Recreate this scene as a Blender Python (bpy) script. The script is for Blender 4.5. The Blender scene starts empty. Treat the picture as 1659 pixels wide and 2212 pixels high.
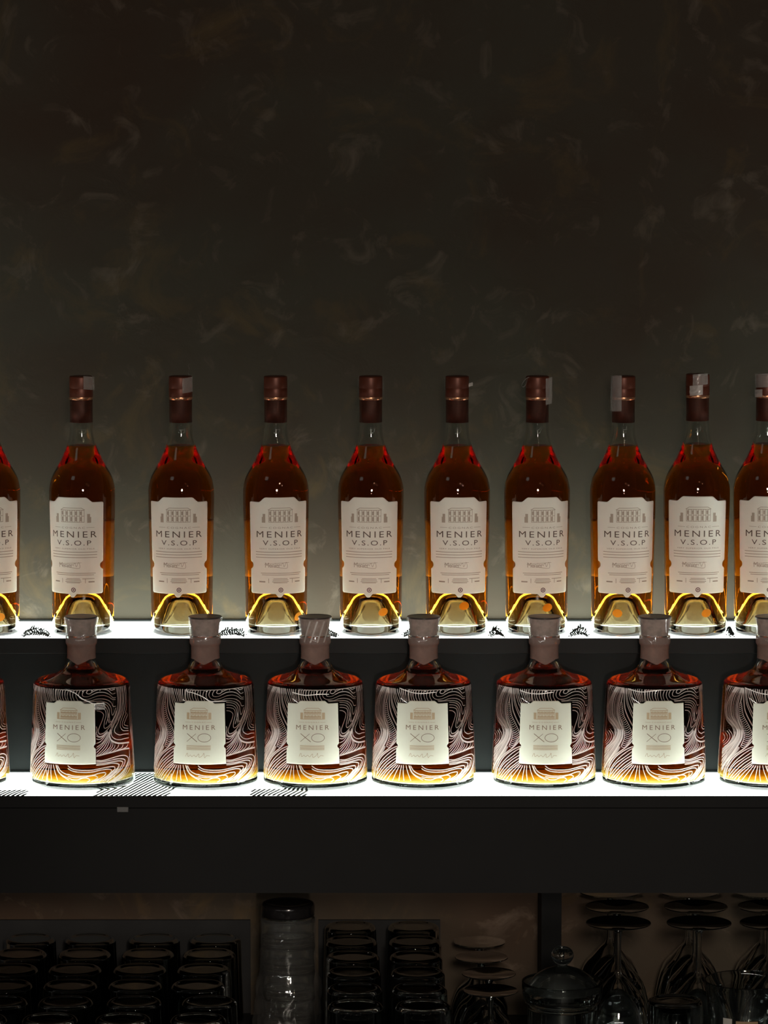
import bpy, bmesh, math, random
from mathutils import Vector, noise
import numpy as np
C = bpy.context.scene.collection
S = bpy.context.scene
PI = math.pi
random.seed(7)

# ------------------------------------------------------------------ camera
W, H, F = 1659.0, 2212.0, 8000.0
CAM = Vector((0.0, -4.185, 0.600))
PITCH = math.atan((1106 - 220) / F)
cd = bpy.data.cameras.new('camera')
cam = bpy.data.objects.new('camera', cd); C.objects.link(cam)
cam.location = CAM
cam.rotation_euler = (PI / 2 - PITCH, 0, 0)
cd.sensor_fit = 'VERTICAL'; cd.sensor_height = 36.0; cd.lens = 36.0 * F / H
cd.clip_start = 0.05; cd.clip_end = 50
S.camera = cam
_f = Vector((0, math.cos(PITCH), -math.sin(PITCH)))
_u = Vector((0, math.sin(PITCH), math.cos(PITCH)))
def ray(px, py):
    return _f + Vector((1, 0, 0)) * ((px - W / 2) / F) - _u * ((py - H / 2) / F)
def onY(px, py, Y):
    d = ray(px, py); t = (Y - CAM.y) / d.y
    return CAM + d * t
def onZ(px, py, Z):
    d = ray(px, py); t = (Z - CAM.z) / d.z
    return CAM + d * t

# ------------------------------------------------------------------ world, lamps, exposure
S.view_settings.view_transform = 'Standard'; S.view_settings.look = 'None'
S.view_settings.gamma = 1.0; S.view_settings.exposure = 0.0
S.view_settings.use_curve_mapping = False
S.cycles.max_bounces = 16; S.cycles.transmission_bounces = 16; S.cycles.transparent_max_bounces = 24
S.cycles.diffuse_bounces = 4; S.cycles.glossy_bounces = 6
S.cycles.sample_clamp_indirect = 6.0
wd = bpy.data.worlds.new('world'); S.world = wd; wd.use_nodes = True
wd.node_tree.nodes['Background'].inputs[0].default_value = (0.9, 0.85, 0.78, 1)
wd.node_tree.nodes['Background'].inputs[1].default_value = 0.015
PANEL_FRONT, PANEL_BACK, PANEL_LOW, PANEL_LOW_BACK = 5.0, 20.0, 13.0, 8.0
def area(name, loc, target, size, size_y, power, col):
    l = bpy.data.lights.new(name, 'AREA'); l.shape = 'RECTANGLE'; l.size = size; l.size_y = size_y
    l.energy = power; l.color = col
    o = bpy.data.objects.new(name, l); C.objects.link(o); o.location = loc
    o.rotation_euler = (Vector(target) - Vector(loc)).to_track_quat('-Z', 'Y').to_euler()
    return o
# soft spill of the room's ceiling light, from the front left
area('ceiling_lamp', (-1.9, -2.2, 2.3), (-0.7, 0.1, 0.7), 0.7, 0.7, 1.1, (0.92, 1.0, 0.97))
# added area fill from the viewer's side, brightens the labels
area('front_fill', (0.25, -4.5, 0.95), (0, 0, 0.1), 0.4, 0.4, 47.0, (1.0, 0.86, 0.73))
sl = bpy.data.lights.new('shelf_fill_spot', 'SPOT'); sl.energy = 170; sl.color = (1.0, 0.88, 0.78); sl.shadow_soft_size = 0.07  # added spot fill, no lamp in view, brightens the space under the shelf
sl.spot_size = math.radians(16); sl.spot_blend = 0.8
so = bpy.data.objects.new('shelf_fill_spot', sl); C.objects.link(so); so.location = (0.2, -4.7, 0.25)
so.rotation_euler = (Vector((0.12, 0, -0.36)) - Vector(so.location)).to_track_quat('-Z', 'Y').to_euler()

# ------------------------------------------------------------------ helpers
def link(name, me, mat=None, parent=None):
    o = bpy.data.objects.new(name, me); C.objects.link(o)
    if mat is not None and not me.materials: me.materials.append(mat)
    if parent is not None: o.parent = parent
    return o
def stuff(o): o['kind'] = 'stuff'; return o
def thing(name, label, cat, loc=(0, 0, 0), rz=0, group=None):
    o = bpy.data.objects.new(name, None); C.objects.link(o)
    o.empty_display_size = 0.02
    o.location = loc; o.rotation_euler = (0, 0, rz); o['label'] = label; o['category'] = cat
    if group: o['group'] = group
    return o
def tag(o, label, cat, group=None):
    o['label'] = label; o['category'] = cat
    if group: o['group'] = group
    return o
def mesh(name, v, f, smooth=True):
    m = bpy.data.meshes.new(name); m.from_pydata(v, [], f)
    if smooth: m.polygons.foreach_set('use_smooth', [True] * len(m.polygons))
    m.update(); return m
def box(name, x0, x1, y0, y1, z0, z1, mat, parent=None, bev=0.0):
    bm = bmesh.new(); bmesh.ops.create_cube(bm, size=1)
    for v in bm.verts:
        v.co = Vector(((x0 + x1) / 2 + v.co.x * (x1 - x0), (y0 + y1) / 2 + v.co.y * (y1 - y0), (z0 + z1) / 2 + v.co.z * (z1 - z0)))
    if bev: bmesh.ops.bevel(bm, geom=list(bm.edges), offset=bev, segments=2, affect='EDGES', profile=0.5)
    m = bpy.data.meshes.new(name); bm.to_mesh(m); bm.free()
    return link(name, m, mat, parent)
def smooth_profile(pts, sub=3):
    """Catmull-Rom through (r,z) points; a point given with a third value is a hard corner."""
    out = []
    n = len(pts)
    for i in range(n - 1):
        p1, p2 = pts[i], pts[i + 1]
        h1, h2 = len(p1) > 2, len(p2) > 2
        p0 = pts[i - 1] if i > 0 and not h1 else p1
        p3 = pts[i + 2] if i + 2 < n and not h2 else p2
        for k in range(sub):
            t = k / sub
            q = []
            for a in (0, 1):
                q.append(0.5 * (2 * p1[a] + (p2[a] - p0[a]) * t + (2 * p0[a] - 5 * p1[a] + 4 * p2[a] - p3[a]) * t * t + (3 * p1[a] - p0[a] - 3 * p2[a] + p3[a]) * t ** 3))
            out.append((max(q[0], 0.0), q[1]))
    out.append((pts[-1][0], pts[-1][1]))
    return out
def lathe(name, prof, seg=72, smooth=True, wob=None):
    v, f, rings = [], [], []
    for r, z in prof:
        if r < 1e-7:
            rings.append([len(v)]); v.append((0, 0, z))
        else:
            ring = []
            for i in range(seg):
                a = 2 * PI * i / seg; rr = r * (wob(a, z) if wob else 1)
                ring.append(len(v)); v.append((rr * math.cos(a), rr * math.sin(a), z))
            rings.append(ring)
    for A, B in zip(rings, rings[1:]):
        for i in range(seg):
            j = (i + 1) % seg
            if len(A) == 1 and len(B) == 1: continue
            if len(A) == 1: f.append((A[0], B[j], B[i]))
            elif len(B) == 1: f.append((A[i], A[j], B[0]))
            else: f.append((A[i], A[j], B[j], B[i]))
    return mesh(name, v, f, smooth)

# ------------------------------------------------------------------ materials
def nt(name):
    m = bpy.data.materials.new(name); m.use_nodes = True
    t = m.node_tree; t.nodes.clear()
    out = t.nodes.new('ShaderNodeOutputMaterial')
    return m, t, out
def N(t, kind, **kw):
    n = t.nodes.new(kind)
    for k, v in kw.items():
        if k in n.inputs: n.inputs[k].default_value = v
        else: setattr(n, k, v)
    return n
def princ(name, col, rough=0.5, metal=0.0, noise_amt=0.0, scale=60, spec=0.5, bump=0.0):
    m, t, out = nt(name)
    p = N(t, 'ShaderNodeBsdfPrincipled'); p.inputs['Base Color'].default_value = (*col, 1)
    p.inputs['Roughness'].default_value = rough; p.inputs['Metallic'].default_value = metal
    p.inputs['Specular IOR Level'].default_value = spec
    if noise_amt or bump:
        tc = N(t, 'ShaderNodeTexCoord'); nz = N(t, 'ShaderNodeTexNoise'); nz.inputs['Scale'].default_value = scale
        nz.inputs['Detail'].default_value = 5
        t.links.new(tc.outputs['Object'], nz.inputs['Vector'])
        if noise_amt:
            r = N(t, 'ShaderNodeMapRange'); r.inputs['From Min'].default_value = 0.3; r.inputs['From Max'].default_value = 0.7
            r.inputs['To Min'].default_value = 1 - noise_amt; r.inputs['To Max'].default_value = 1 + noise_amt
            t.links.new(nz.outputs['Fac'], r.inputs['Value'])
            mx = N(t, 'ShaderNodeMix', data_type='RGBA', blend_type='MULTIPLY'); mx.inputs[0].default_value = 1
            mx.inputs[6].default_value = (*col, 1); t.links.new(r.outputs[0], mx.inputs[7])
            t.links.new(mx.outputs[2], p.inputs['Base Color'])
        if bump:
            b = N(t, 'ShaderNodeBump'); b.inputs['Strength'].default_value = bump; b.inputs['Distance'].default_value = 0.001
            t.links.new(nz.outputs['Fac'], b.inputs['Height']); t.links.new(b.outputs[0], p.inputs['Normal'])
    t.links.new(p.outputs[0], out.inputs[0]); return m
def emis(name, col, strength, grain=0.0):
    m, t, out = nt(name)
    e = N(t, 'ShaderNodeEmission'); e.inputs[0].default_value = (*col, 1); e.inputs[1].default_value = strength
    t.links.new(e.outputs[0], out.inputs[0]); return m
def glass(name, col=(1, 1, 1), ior=1.5, rough=0.0):
    m, t, out = nt(name)
    g = N(t, 'ShaderNodeBsdfGlass'); g.inputs['Color'].default_value = (*col, 1); g.inputs['IOR'].default_value = ior
    g.inputs['Roughness'].default_value = rough
    t.links.new(g.outputs[0], out.inputs[0]); return m
def liquid(name, sig):
    m, t, out = nt(name)
    g = N(t, 'ShaderNodeBsdfGlass'); g.inputs['Roughness'].default_value = 0.0
    at = N(t, 'ShaderNodeAttribute'); at.attribute_name = 'top'
    mr = N(t, 'ShaderNodeMapRange'); mr.inputs['To Min'].default_value = 1.36 / 1.5; mr.inputs['To Max'].default_value = 1.36
    t.links.new(at.outputs['Fac'], mr.inputs['Value']); t.links.new(mr.outputs[0], g.inputs['IOR'])
    t.links.new(g.outputs[0], out.inputs[0])
    v = N(t, 'ShaderNodeVolumeAbsorption'); D = max(sig) * 1.02
    v.inputs['Color'].default_value = (1 - sig[0] / D, 1 - sig[1] / D, 1 - sig[2] / D, 1); v.inputs['Density'].default_value = D
    t.links.new(v.outputs[0], out.inputs['Volume']); return m
def paper(name, col, trans=0.35, nz_amt=0.04):
    m, t, out = nt(name)
    d = N(t, 'ShaderNodeBsdfDiffuse'); tr = N(t, 'ShaderNodeBsdfTranslucent')
    tc = N(t, 'ShaderNodeTexCoord'); nz = N(t, 'ShaderNodeTexNoise'); nz.inputs['Scale'].default_value = 120; nz.inputs['Detail'].default_value = 4
    t.links.new(tc.outputs['Object'], nz.inputs['Vector'])
    mr = N(t, 'ShaderNodeMapRange'); mr.inputs['To Min'].default_value = 1 - nz_amt; mr.inputs['To Max'].default_value = 1 + nz_amt
    t.links.new(nz.outputs['Fac'], mr.inputs['Value'])
    mx = N(t, 'ShaderNodeMix', data_type='RGBA', blend_type='MULTIPLY'); mx.inputs[0].default_value = 1
    mx.inputs[6].default_value = (*col, 1); t.links.new(mr.outputs[0], mx.inputs[7])
    t.links.new(mx.outputs[2], d.inputs[0]); t.links.new(mx.outputs[2], tr.inputs[0])
    ms = N(t, 'ShaderNodeMixShader'); ms.inputs[0].default_value = trans
    t.links.new(d.outputs[0], ms.inputs[1]); t.links.new(tr.outputs[0], ms.inputs[2])
    t.links.new(ms.outputs[0], out.inputs[0]); return m
def film(name, col, clear, rough=0.15, gl=0.3):
    m, t, out = nt(name)
    tr = N(t, 'ShaderNodeBsdfTransparent'); g = N(t, 'ShaderNodeBsdfGlossy'); g.inputs['Roughness'].default_value = rough
    d = N(t, 'ShaderNodeBsdfDiffuse'); d.inputs[0].default_value = (*col, 1)
    a = N(t, 'ShaderNodeMixShader'); a.inputs[0].default_value = gl
    t.links.new(d.outputs[0], a.inputs[1]); t.links.new(g.outputs[0], a.inputs[2])
    b = N(t, 'ShaderNodeMixShader'); b.inputs[0].default_value = 1 - clear
    t.links.new(tr.outputs[0], b.inputs[1]); t.links.new(a.outputs[0], b.inputs[2])
    t.links.new(b.outputs[0], out.inputs[0]); return m

def wall_material(name='dark_plaster', K=1.0):
    m, t, out = nt(name)
    p = N(t, 'ShaderNodeBsdfPrincipled'); p.inputs['Roughness'].default_value = 0.8; p.inputs['Specular IOR Level'].default_value = 0.06
    tc = N(t, 'ShaderNodeTexCoord')
    def noise_(scale, det, dist, off, rough=0.55):
        mp = N(t, 'ShaderNodeMapping'); mp.inputs['Location'].default_value = off
        t.links.new(tc.outputs['Object'], mp.inputs[0])
        n = N(t, 'ShaderNodeTexNoise'); n.inputs['Scale'].default_value = scale; n.inputs['Detail'].default_value = det
        n.inputs['Distortion'].default_value = dist; n.inputs['Roughness'].default_value = rough
        t.links.new(mp.outputs[0], n.inputs['Vector']); return n
    big = noise_(3.2, 5, 0.6, (1.3, 0, 4.1))
    ramp = N(t, 'ShaderNodeValToRGB'); cr = ramp.color_ramp
    cr.elements[0].position = 0.36; cr.elements[0].color = (0.027 * K, 0.0225 * K, 0.0165 * K, 1)
    cr.elements[1].position = 0.66; cr.elements[1].color = (0.024 * K, 0.0155 * K, 0.0105 * K, 1)
    t.links.new(big.outputs['Fac'], ramp.inputs[0])
    # ochre blooms
    och = noise_(9.0, 7, 1.2, (7.7, 0, 2.2), 0.65)
    r2 = N(t, 'ShaderNodeMapRange'); r2.inputs['From Min'].default_value = 0.54; r2.inputs['From Max'].default_value = 0.74; r2.inputs['To Max'].default_value = 0.45
    t.links.new(och.outputs['Fac'], r2.inputs['Value'])
    m1 = N(t, 'ShaderNodeMix', data_type='RGBA'); m1.inputs[7].default_value = (0.066 * K, 0.043 * K, 0.018 * K, 1)
    t.links.new(r2.outputs[0], m1.inputs[0]); t.links.new(ramp.outputs[0], m1.inputs[6])
    # pale flecks of the trowelled plaster
    fl = noise_(21.0, 8, 0.9, (3.1, 0, 9.2), 0.6)
    r3 = N(t, 'ShaderNodeMapRange'); r3.inputs['From Min'].default_value = 0.57; r3.inputs['From Max'].default_value = 0.74; r3.inputs['To Max'].default_value = 0.32
    t.links.new(fl.outputs['Fac'], r3.inputs['Value'])
    m2 = N(t, 'ShaderNodeMix', data_type='RGBA'); m2.inputs[7].default_value = (0.115 * K, 0.088 * K, 0.067 * K, 1)
    t.links.new(r3.outputs[0], m2.inputs[0]); t.links.new(m1.outputs[2], m2.inputs[6])
    t.links.new(m2.outputs[2], p.inputs['Base Color'])
    bp = N(t, 'ShaderNodeBump'); bp.inputs['Strength'].default_value = 0.18; bp.inputs['Distance'].default_value = 0.004
    t.links.new(fl.outputs['Fac'], bp.inputs['Height']); t.links.new(bp.outputs[0], p.inputs['Normal'])
    t.links.new(p.outputs[0], out.inputs[0]); return m

M_wall = wall_material(K=1.15)
M_wall_bright = wall_material('brightened_plaster', 3.4)  # same plaster as the wall, colour lifted in place of light below the shelf
M_black = princ('matt_black_laminate', (0.005, 0.0054, 0.0053), 0.6, noise_amt=0.15, scale=40, spec=0.12)
M_fascia = princ('satin_black_fascia', (0.003, 0.003, 0.003), 0.65, noise_amt=0.12, scale=25, spec=0.15)
M_trim = princ('dark_trim', (0.006, 0.006, 0.0058), 0.5, noise_amt=0.1, scale=30, spec=0.12)
M_floor = princ('dark_floor', (0.02, 0.018, 0.016), 0.6, noise_amt=0.2, scale=4)
M_panel_f = emis('lit_acrylic_front', (0.93, 1.0, 0.95), PANEL_FRONT)
M_panel_b = emis('lit_acrylic_back', (0.86, 1.0, 0.92), PANEL_BACK)
M_panel_l = emis('lit_acrylic_lower', (0.93, 1.0, 0.95), PANEL_LOW)
M_panel_lb = emis('lit_acrylic_lower_back', (0.80, 1.0, 0.92), PANEL_LOW_BACK)
M_glass = glass('clear_bottle_glass', (0.985, 0.995, 0.985))
M_tumb = glass('clear_drinking_glass', (0.96, 0.98, 0.97))
M_dim = glass('dimmed_tumbler_glass', (0.66, 0.68, 0.67))  # clear glass darkened by colour to stand in for shade under the shelf
M_cognac = liquid('amber_cognac', (14.5, 42.0, 112.0))
M_cognac2 = liquid('deep_amber_cognac', (14.5, 35.0, 110.0))
M_copper = princ('copper_foil', (0.095, 0.022, 0.009), 0.42, 0.4, 0.12, 300)
M_ring = princ('polished_copper', (0.75, 0.36, 0.20), 0.25, 0.9)
M_label = paper('cream_label_paper', (0.95, 0.94, 0.86), 0.30)
M_label2 = paper('pale_frosted_label', (0.78, 0.80, 0.69), 0.25)
M_ink = princ('brown_ink', (0.10, 0.062, 0.042), 0.6)
M_ink_soft = princ('faded_brown_ink', (0.42, 0.345, 0.275), 0.7)
M_ink_red = princ('maroon_ink', (0.16, 0.075, 0.085), 0.6)
M_ink_gold = princ('gold_ink', (0.44, 0.34, 0.21), 0.5)
M_swirl = paper('white_enamel_print', (0.72, 0.66, 0.63), 0.45)
M_cork = princ('grey_brown_stopper', (0.27, 0.21, 0.18), 0.65, 0, 0.25, 160, 0.2)
M_cork_top = princ('dark_stopper_top', (0.035, 0.026, 0.024), 0.3)
M_seal = paper('dusty_pink_seal', (0.22, 0.15, 0.13), 0.2, 0.3)
M_film = film('clear_shrink_film', (0.75, 0.72, 0.70), 0.86, 0.08, 0.6)
M_strip = film('milky_tax_strip', (0.50, 0.46, 0.43), 0.62, 0.25, 0.15)
M_strip2 = film('pale_tax_strip', (0.65, 0.60, 0.56), 0.45, 0.25, 0.15)
M_dot = paper('orange_dot_paper', (1.0, 0.66, 0.25), 0.5)
M_net = princ('black_rubber_mesh', (0.012, 0.013, 0.012), 0.6)
M_lid = princ('glossy_black_lid', (0.008, 0.007, 0.007), 0.16)
M_crate = princ('black_rack', (0.006, 0.006, 0.006), 0.7)

# ------------------------------------------------------------------ setting and display shelf
ZU = onY(829, 1367, 0.0).z            # upper lit surface
YX = -0.104                           # centre line of the front row
ZL = onY(829, 1690, YX).z             # lower lit surface
YW = 0.095
YU0 = -0.0405                         # front edge of the upper step
yf = onZ(829, 1718, ZL).y             # front edge of the lower step
ZB = onY(829, 1929, yf - 0.003).z     # underside of the unit
ZC = -0.470                           # counter the glasses stand on
XL, XR = -1.05, 1.05

def struct(o): o['kind'] = 'structure'; return o
struct(box('wall_back', -2.2, 2.2, YW, YW + 0.12, -1.35, 1.9, M_wall))
struct(box('floor', -2.2, 2.2, -6.0, YW, -1.41, -1.35, M_floor))

unit = thing('display_shelf', 'black two-step back-lit bar shelf carrying both rows of bottles', 'shelf', (0, 0, ZB))
def ub(name, *a, **k):
    o = box(name, *a, **k); o.parent = unit; o.location.z -= ZB; return o
T = 0.004
ymid = onZ(829, 1365.5, ZU).y
box_p = ub('light_panel', XL, XR, YU0, ymid, ZU - T, ZU, M_panel_f); box_p['label'] = 'bright white front strip of the upper lit surface'
o = ub('light_panel', XL, XR, ymid + 0.0004, YW - 0.004, ZU - T, ZU, M_panel_b); o['label'] = 'dimmer greenish rear strip of the upper lit surface'
ub('upper_box', XL, XR, YU0 + 0.001, YW - 0.0005, ZL + 0.001, ZU - T - 0.0003, M_black)
zt = onY(829, 1412, YU0 - 0.004).z
ub('edge_trim', XL, XR, YU0 - 0.004, YU0 - 0.0002, zt, ZU - 0.0002, M_trim, bev=0.0006)
ub('rear_trim', XL, XR, YW - 0.0038, YW - 0.0004, ZU - 0.002, ZU + 0.0022, M_black)
yr = YU0 + 0.001
ylm = onZ(829, 1687, ZL).y
o = ub('light_panel', XL, XR, yf, ylm, ZL - T, ZL, M_panel_l); o['label'] = 'bright white front strip of the lower lit surface'
o = ub('light_panel', XL, XR, ylm + 0.0004, yr - 0.003, ZL - T, ZL, M_panel_lb); o['label'] = 'dimmer greenish rear strip of the lower lit surface'
ub('rear_trim', XL, XR, yr - 0.0028, yr - 0.0002, ZL - 0.001, ZL + 0.0018, M_black)
ub('lower_box', XL, XR, yf + 0.001, YW - 0.0005, ZB, ZL - T - 0.0003, M_black)
z1 = onY(829, 1745, yf - 0.003).z
ub('edge_trim', XL, XR, yf - 0.004, yf - 0.0002, z1, ZL - 0.0003, M_fascia, bev=0.0006)
ub('fascia', XL, XR, yf - 0.003, yf + 0.0006, ZB, z1 - 0.0006, M_fascia)
pl = onY(265, 1749, yf - 0.006)
lt = ub('plate', pl.x - 0.0066, pl.x + 0.0066, yf - 0.0065, yf - 0.0042, pl.z - 0.0032, pl.z + 0.0032, princ('brushed_plate', (0.07, 0.07, 0.068), 0.4, 0.6), bev=0.0008)  # small grey plate raised on the front edge
lt['label'] = 'small grey metal plate on the front edge'
pc = onY(1189, 1940, 0.02)
ub('support_post', pc.x - 0.0115, pc.x + 0.0115, -0.01, YW - 0.0042, ZC, ZB - 0.0005, M_black)

for xa_, xb_ in ((XL, pc.x - 0.0116), (pc.x + 0.0116, XR)):
    ub('bright_wall_sheet', xa_, xb_, YW - 0.004, YW - 0.0006, ZC, ZB - 0.0006, M_wall_bright)  # thin sheets over the wall, light put into their colour
counter = tag(box('counter', -1.4, 1.4, -0.62, YW - 0.0008, ZC - 0.04, ZC, princ('black_counter', (0.01, 0.01, 0.01), 0.5)), 'black bar counter under the lit shelf, crowded with upturned glasses', 'counter')
base = tag(box('cabinet', -1.35, 1.35, -0.55, YW - 0.001, -1.35, ZC - 0.0402, M_black), 'black cabinet base below the glass counter', 'cabinet')

# ------------------------------------------------------------------ surface wrapped design helpers
class Wrap:
    """draws flat shapes given as (az, z) on a surface of revolution of radius R(z)."""
    def __init__(s, R, off): s.R, s.off, s.v, s.f = R, off, [], []
    def pt(s, az, z, extra=0.0):
        r = s.R(z) + s.off + extra
        return (r * math.sin(az), -r * math.cos(az), z)
    def ribbon(s, pts, w, taper=True):
        """pts list of (az,z); w width in metres"""
        if len(pts) < 6:
            q = []
            for a, b in zip(pts, pts[1:]): q += [(a[0] + (b[0] - a[0]) * k / 12, a[1] + (b[1] - a[1]) * k / 12) for k in range(12)]
            pts = q + [pts[-1]]
        P = [(a * s.R(z), z) for a, z in pts]; n = len(P); base = len(s.v)
        for i in range(n):
            a = P[max(i - 1, 0)]; b = P[min(i + 1, n - 1)]
            dx, dz = b[0] - a[0], b[1] - a[1]; L = math.hypot(dx, dz) or 1e-9
            ww = w * 0.5
            if taper and (i == 0 or i == n - 1): ww *= 0.35
            for sg in (1, -1):
                q0 = P[i][0] - dz / L * ww * sg; q1 = P[i][1] + dx / L * ww * sg
                s.v.append(s.pt(q0 / s.R(q1), q1))
        for i in range(n - 1):
            k = base + 2 * i; s.f.append((k, k + 1, k + 3, k + 2))
    def rect(s, a0, a1, z0, z1, n=6):
        base = len(s.v); n = max(n if n < 3 else 1, int(abs(a1 - a0) / math.radians(1.2)) + 1)
        for i in range(n + 1):
            a = a0 + (a1 - a0) * i / n
            s.v.append(s.pt(a, z0)); s.v.append(s.pt(a, z1))
        for i in range(n):
            k = base + 2 * i; s.f.append((k, k + 2, k + 3, k + 1))
    def disc(s, a, z, rad, inner=0.0, n=28):
        base = len(s.v); R = s.R(z)
        for i in range(n):
            t = 2 * PI * i / n
            s.v.append(s.pt(a + math.cos(t) * rad / R, z + math.sin(t) * rad))
            s.v.append(s.pt(a + math.cos(t) * inner / R, z + math.sin(t) * inner))
        for i in range(n):
            j = (i + 1) % n; s.f.append((base + 2 * i, base + 2 * i + 1, base + 2 * j + 1, base + 2 * j))
    def text(s, txt, a0, a1, z0, z1, bold=0.0, space=1.0):
        cu = bpy.data.curves.new('t', 'FONT'); cu.body = txt; cu.space_character = space; cu.offset = bold; cu.resolution_u = 3
        ob = bpy.data.objects.new('t', cu); C.objects.link(ob)
        dg = bpy.context.evaluated_depsgraph_get(); me = ob.evaluated_get(dg).to_mesh()
        bm = bmesh.new(); bm.from_mesh(me)
        bmesh.ops.triangulate(bm, faces=bm.faces[:])
        for _ in range(5):
            mx_ = (max(v.co.x for v in bm.verts) - min(v.co.x for v in bm.verts)) * math.radians(2.2) / abs(a1 - a0)
            le = [e for e in bm.edges if abs(e.verts[0].co.x - e.verts[1].co.x) > mx_]
            if not le: break
            bmesh.ops.subdivide_edges(bm, edges=le, cuts=1); bmesh.ops.triangulate(bm, faces=[f_ for f_ in bm.faces if len(f_.verts) > 3])
        me = bpy.data.meshes.new('tx'); bm.to_mesh(me); bm.free()
        co = np.array([v.co[:] for v in me.vertices]); fs = [tuple(p.vertices) for p in me.polygons]
        mn, mx = co.min(0), co.max(0); base = len(s.v)
        for c in co:
            a = a0 + (a1 - a0) * (c[0] - mn[0]) / (mx[0] - mn[0]); z = z0 + (z1 - z0) * (c[1] - mn[1]) / (mx[1] - mn[1])
            s.v.append(s.pt(a, z))
        s.f += [tuple(base + i for i in q) for q in fs]
        bpy.data.objects.remove(ob); bpy.data.curves.remove(cu)
    def mesh(s, name): return mesh(name, s.v, s.f, False)
def cr(pts, sub=6):
    out = []
    n = len(pts)
    for i in range(n - 1):
        p0, p1, p2, p3 = pts[max(i - 1, 0)], pts[i], pts[i + 1], pts[min(i + 2, n - 1)]
        for k in range(sub):
            t = k / sub
            out.append(tuple(0.5 * (2 * p1[a] + (p2[a] - p0[a]) * t + (2 * p0[a] - 5 * p1[a] + 4 * p2[a] - p3[a]) * t * t + (3 * p1[a] - p0[a] - 3 * p2[a] + p3[a]) * t ** 3) for a in (0, 1)))
    out.append(tuple(pts[-1])); return out
def resample(p, n):
    d = [0]
    for a, b in zip(p, p[1:]): d.append(d[-1] + math.hypot(a[0] - b[0], a[1] - b[1]))
    L = d[-1]; out = []; j = 0
    for i in range(n):
        t = L * i / (n - 1)
        while j < len(p) - 2 and d[j + 1] < t: j += 1
        u = (t - d[j]) / max(d[j + 1] - d[j], 1e-9); u = min(max(u, 0), 1)
        out.append((p[j][0] + (p[j + 1][0] - p[j][0]) * u, p[j][1] + (p[j + 1][1] - p[j][1]) * u))
    return out

def label_mesh(name, R, off, alpha, top, bot, notch_z, notch_r, nx=40, nz=70, thick=0.00018):
    """curved paper label with thickness; top(s), bot(s) outline in s=-1..1"""
    v, f = [], []
    for layer in (0, 1):
        for j in range(nz + 1):
            t = j / nz
            for i in range(nx + 1):
                s0 = -1 + 2 * i / nx
                z = bot(s0) + t * (top(s0) - bot(s0))
                cut = 0.0
                dz = abs(z - notch_z)
                if dz < notch_r: cut = math.sqrt(notch_r ** 2 - dz ** 2) / R(z)
                a = s0 * (alpha - cut * abs(s0) ** 6)
                r = R(z) + off + (thick if layer else 0)
                v.append((r * math.sin(a), -r * math.cos(a), z))
    w = nx + 1; B = (nz + 1) * w
    for j in range(nz):
        for i in range(nx):
            a = j * w + i
            f.append((a + B, a + 1 + B, a + w + 1 + B, a + w + B)); f.append((a, a + w, a + w + 1, a + 1))
    for i in range(nx):
        f.append((i, i + 1, i + 1 + B, i + B)); k = nz * w + i; f.append((k, k + B, k + 1 + B, k + 1))
    for j in range(nz):
        k = j * w; f.append((k, k + B, k + w + B, k + w)); k = j * w + nx; f.append((k, k + w, k + w + B, k + B))
    return mesh(name, v, f, True)
def sstep(a, b, x):
    t = min(max((x - a) / (b - a), 0), 1); return t * t * (3 - 2 * t)
def liquid_mesh(name, prof, topz, mat):
    me = lathe(name, prof, 72); me.materials.append(mat)
    at = me.attributes.new('top', 'FLOAT', 'FACE')
    at.data.foreach_set('value', [1.0 if all(abs(me.vertices[i].co.z - topz) < 1e-5 for i in p.vertices) else 0.0 for p in me.polygons])
    for p in me.polygons:
        if all(abs(me.vertices[i].co.z - topz) < 1e-5 for i in p.vertices): p.use_smooth = False
    return me
def mm(l): return [tuple([a[0] / 1000, a[1] / 1000] + list(a[2:])) for a in l]

# ------------------------------------------------------------------ tall bottle (upper row)
VB = [(35.0, 5), (35.1, 30), (35.8, 70), (36.7, 110), (37.4, 145), (37.5, 160), (36.9, 168), (34.8, 177), (31.5, 184.5), (25.2, 195), (20.8, 204), (16.6, 214.5), (14.3, 223), (13.2, 232), (13.0, 241)]
def interp(tab, z):
    z *= 1000
    if z <= tab[0][1]: return tab[0][0] / 1000
    for (r0, z0), (r1, z1) in zip(tab, tab[1:]):
        if z <= z1: return (r0 + (r1 - r0) * (z - z0) / (z1 - z0)) / 1000
    return tab[-1][0] / 1000
Rv = lambda z: interp(VB, z)
outer_v = smooth_profile(mm([(0, 43), (7, 42.5), (12.5, 38), (17, 27), (22.5, 13), (27.5, 4), (31, 0.3), (32.6, 0), (34.4, 1.5)] + VB + [(13.0, 270), (13.0, 288, 1), (9.5, 289, 1)]))
inner_up = smooth_profile(mm([(9.5, 289, 1), (9.6, 262), (9.9, 241), (10.5, 230), (12.0, 222), (14.0, 214.6)]))
me_vglass = lathe('vsop_glass', outer_v + inner_up[1:], 80)
LZV = 0.2146
liq_v = smooth_profile(mm([(0, 47.5), (8, 47), (14.5, 42), (19.5, 31), (25, 17.5), (29, 11.5), (31.3, 11.8), (32.7, 15), (33.0, 30), (33.6, 70), (34.4, 110), (35.1, 145), (35.2, 160), (34.6, 167.5), (32.4, 176.5), (29.0, 184), (23.0, 194.3), (18.4, 203.8), (14.0, 214.6, 1)]))
me_vliq = liquid_mesh('vsop_liquid', liq_v + [(0.006, LZV), (0, LZV)], LZV, M_cognac)
me_vglass.materials.append(M_glass)
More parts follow.
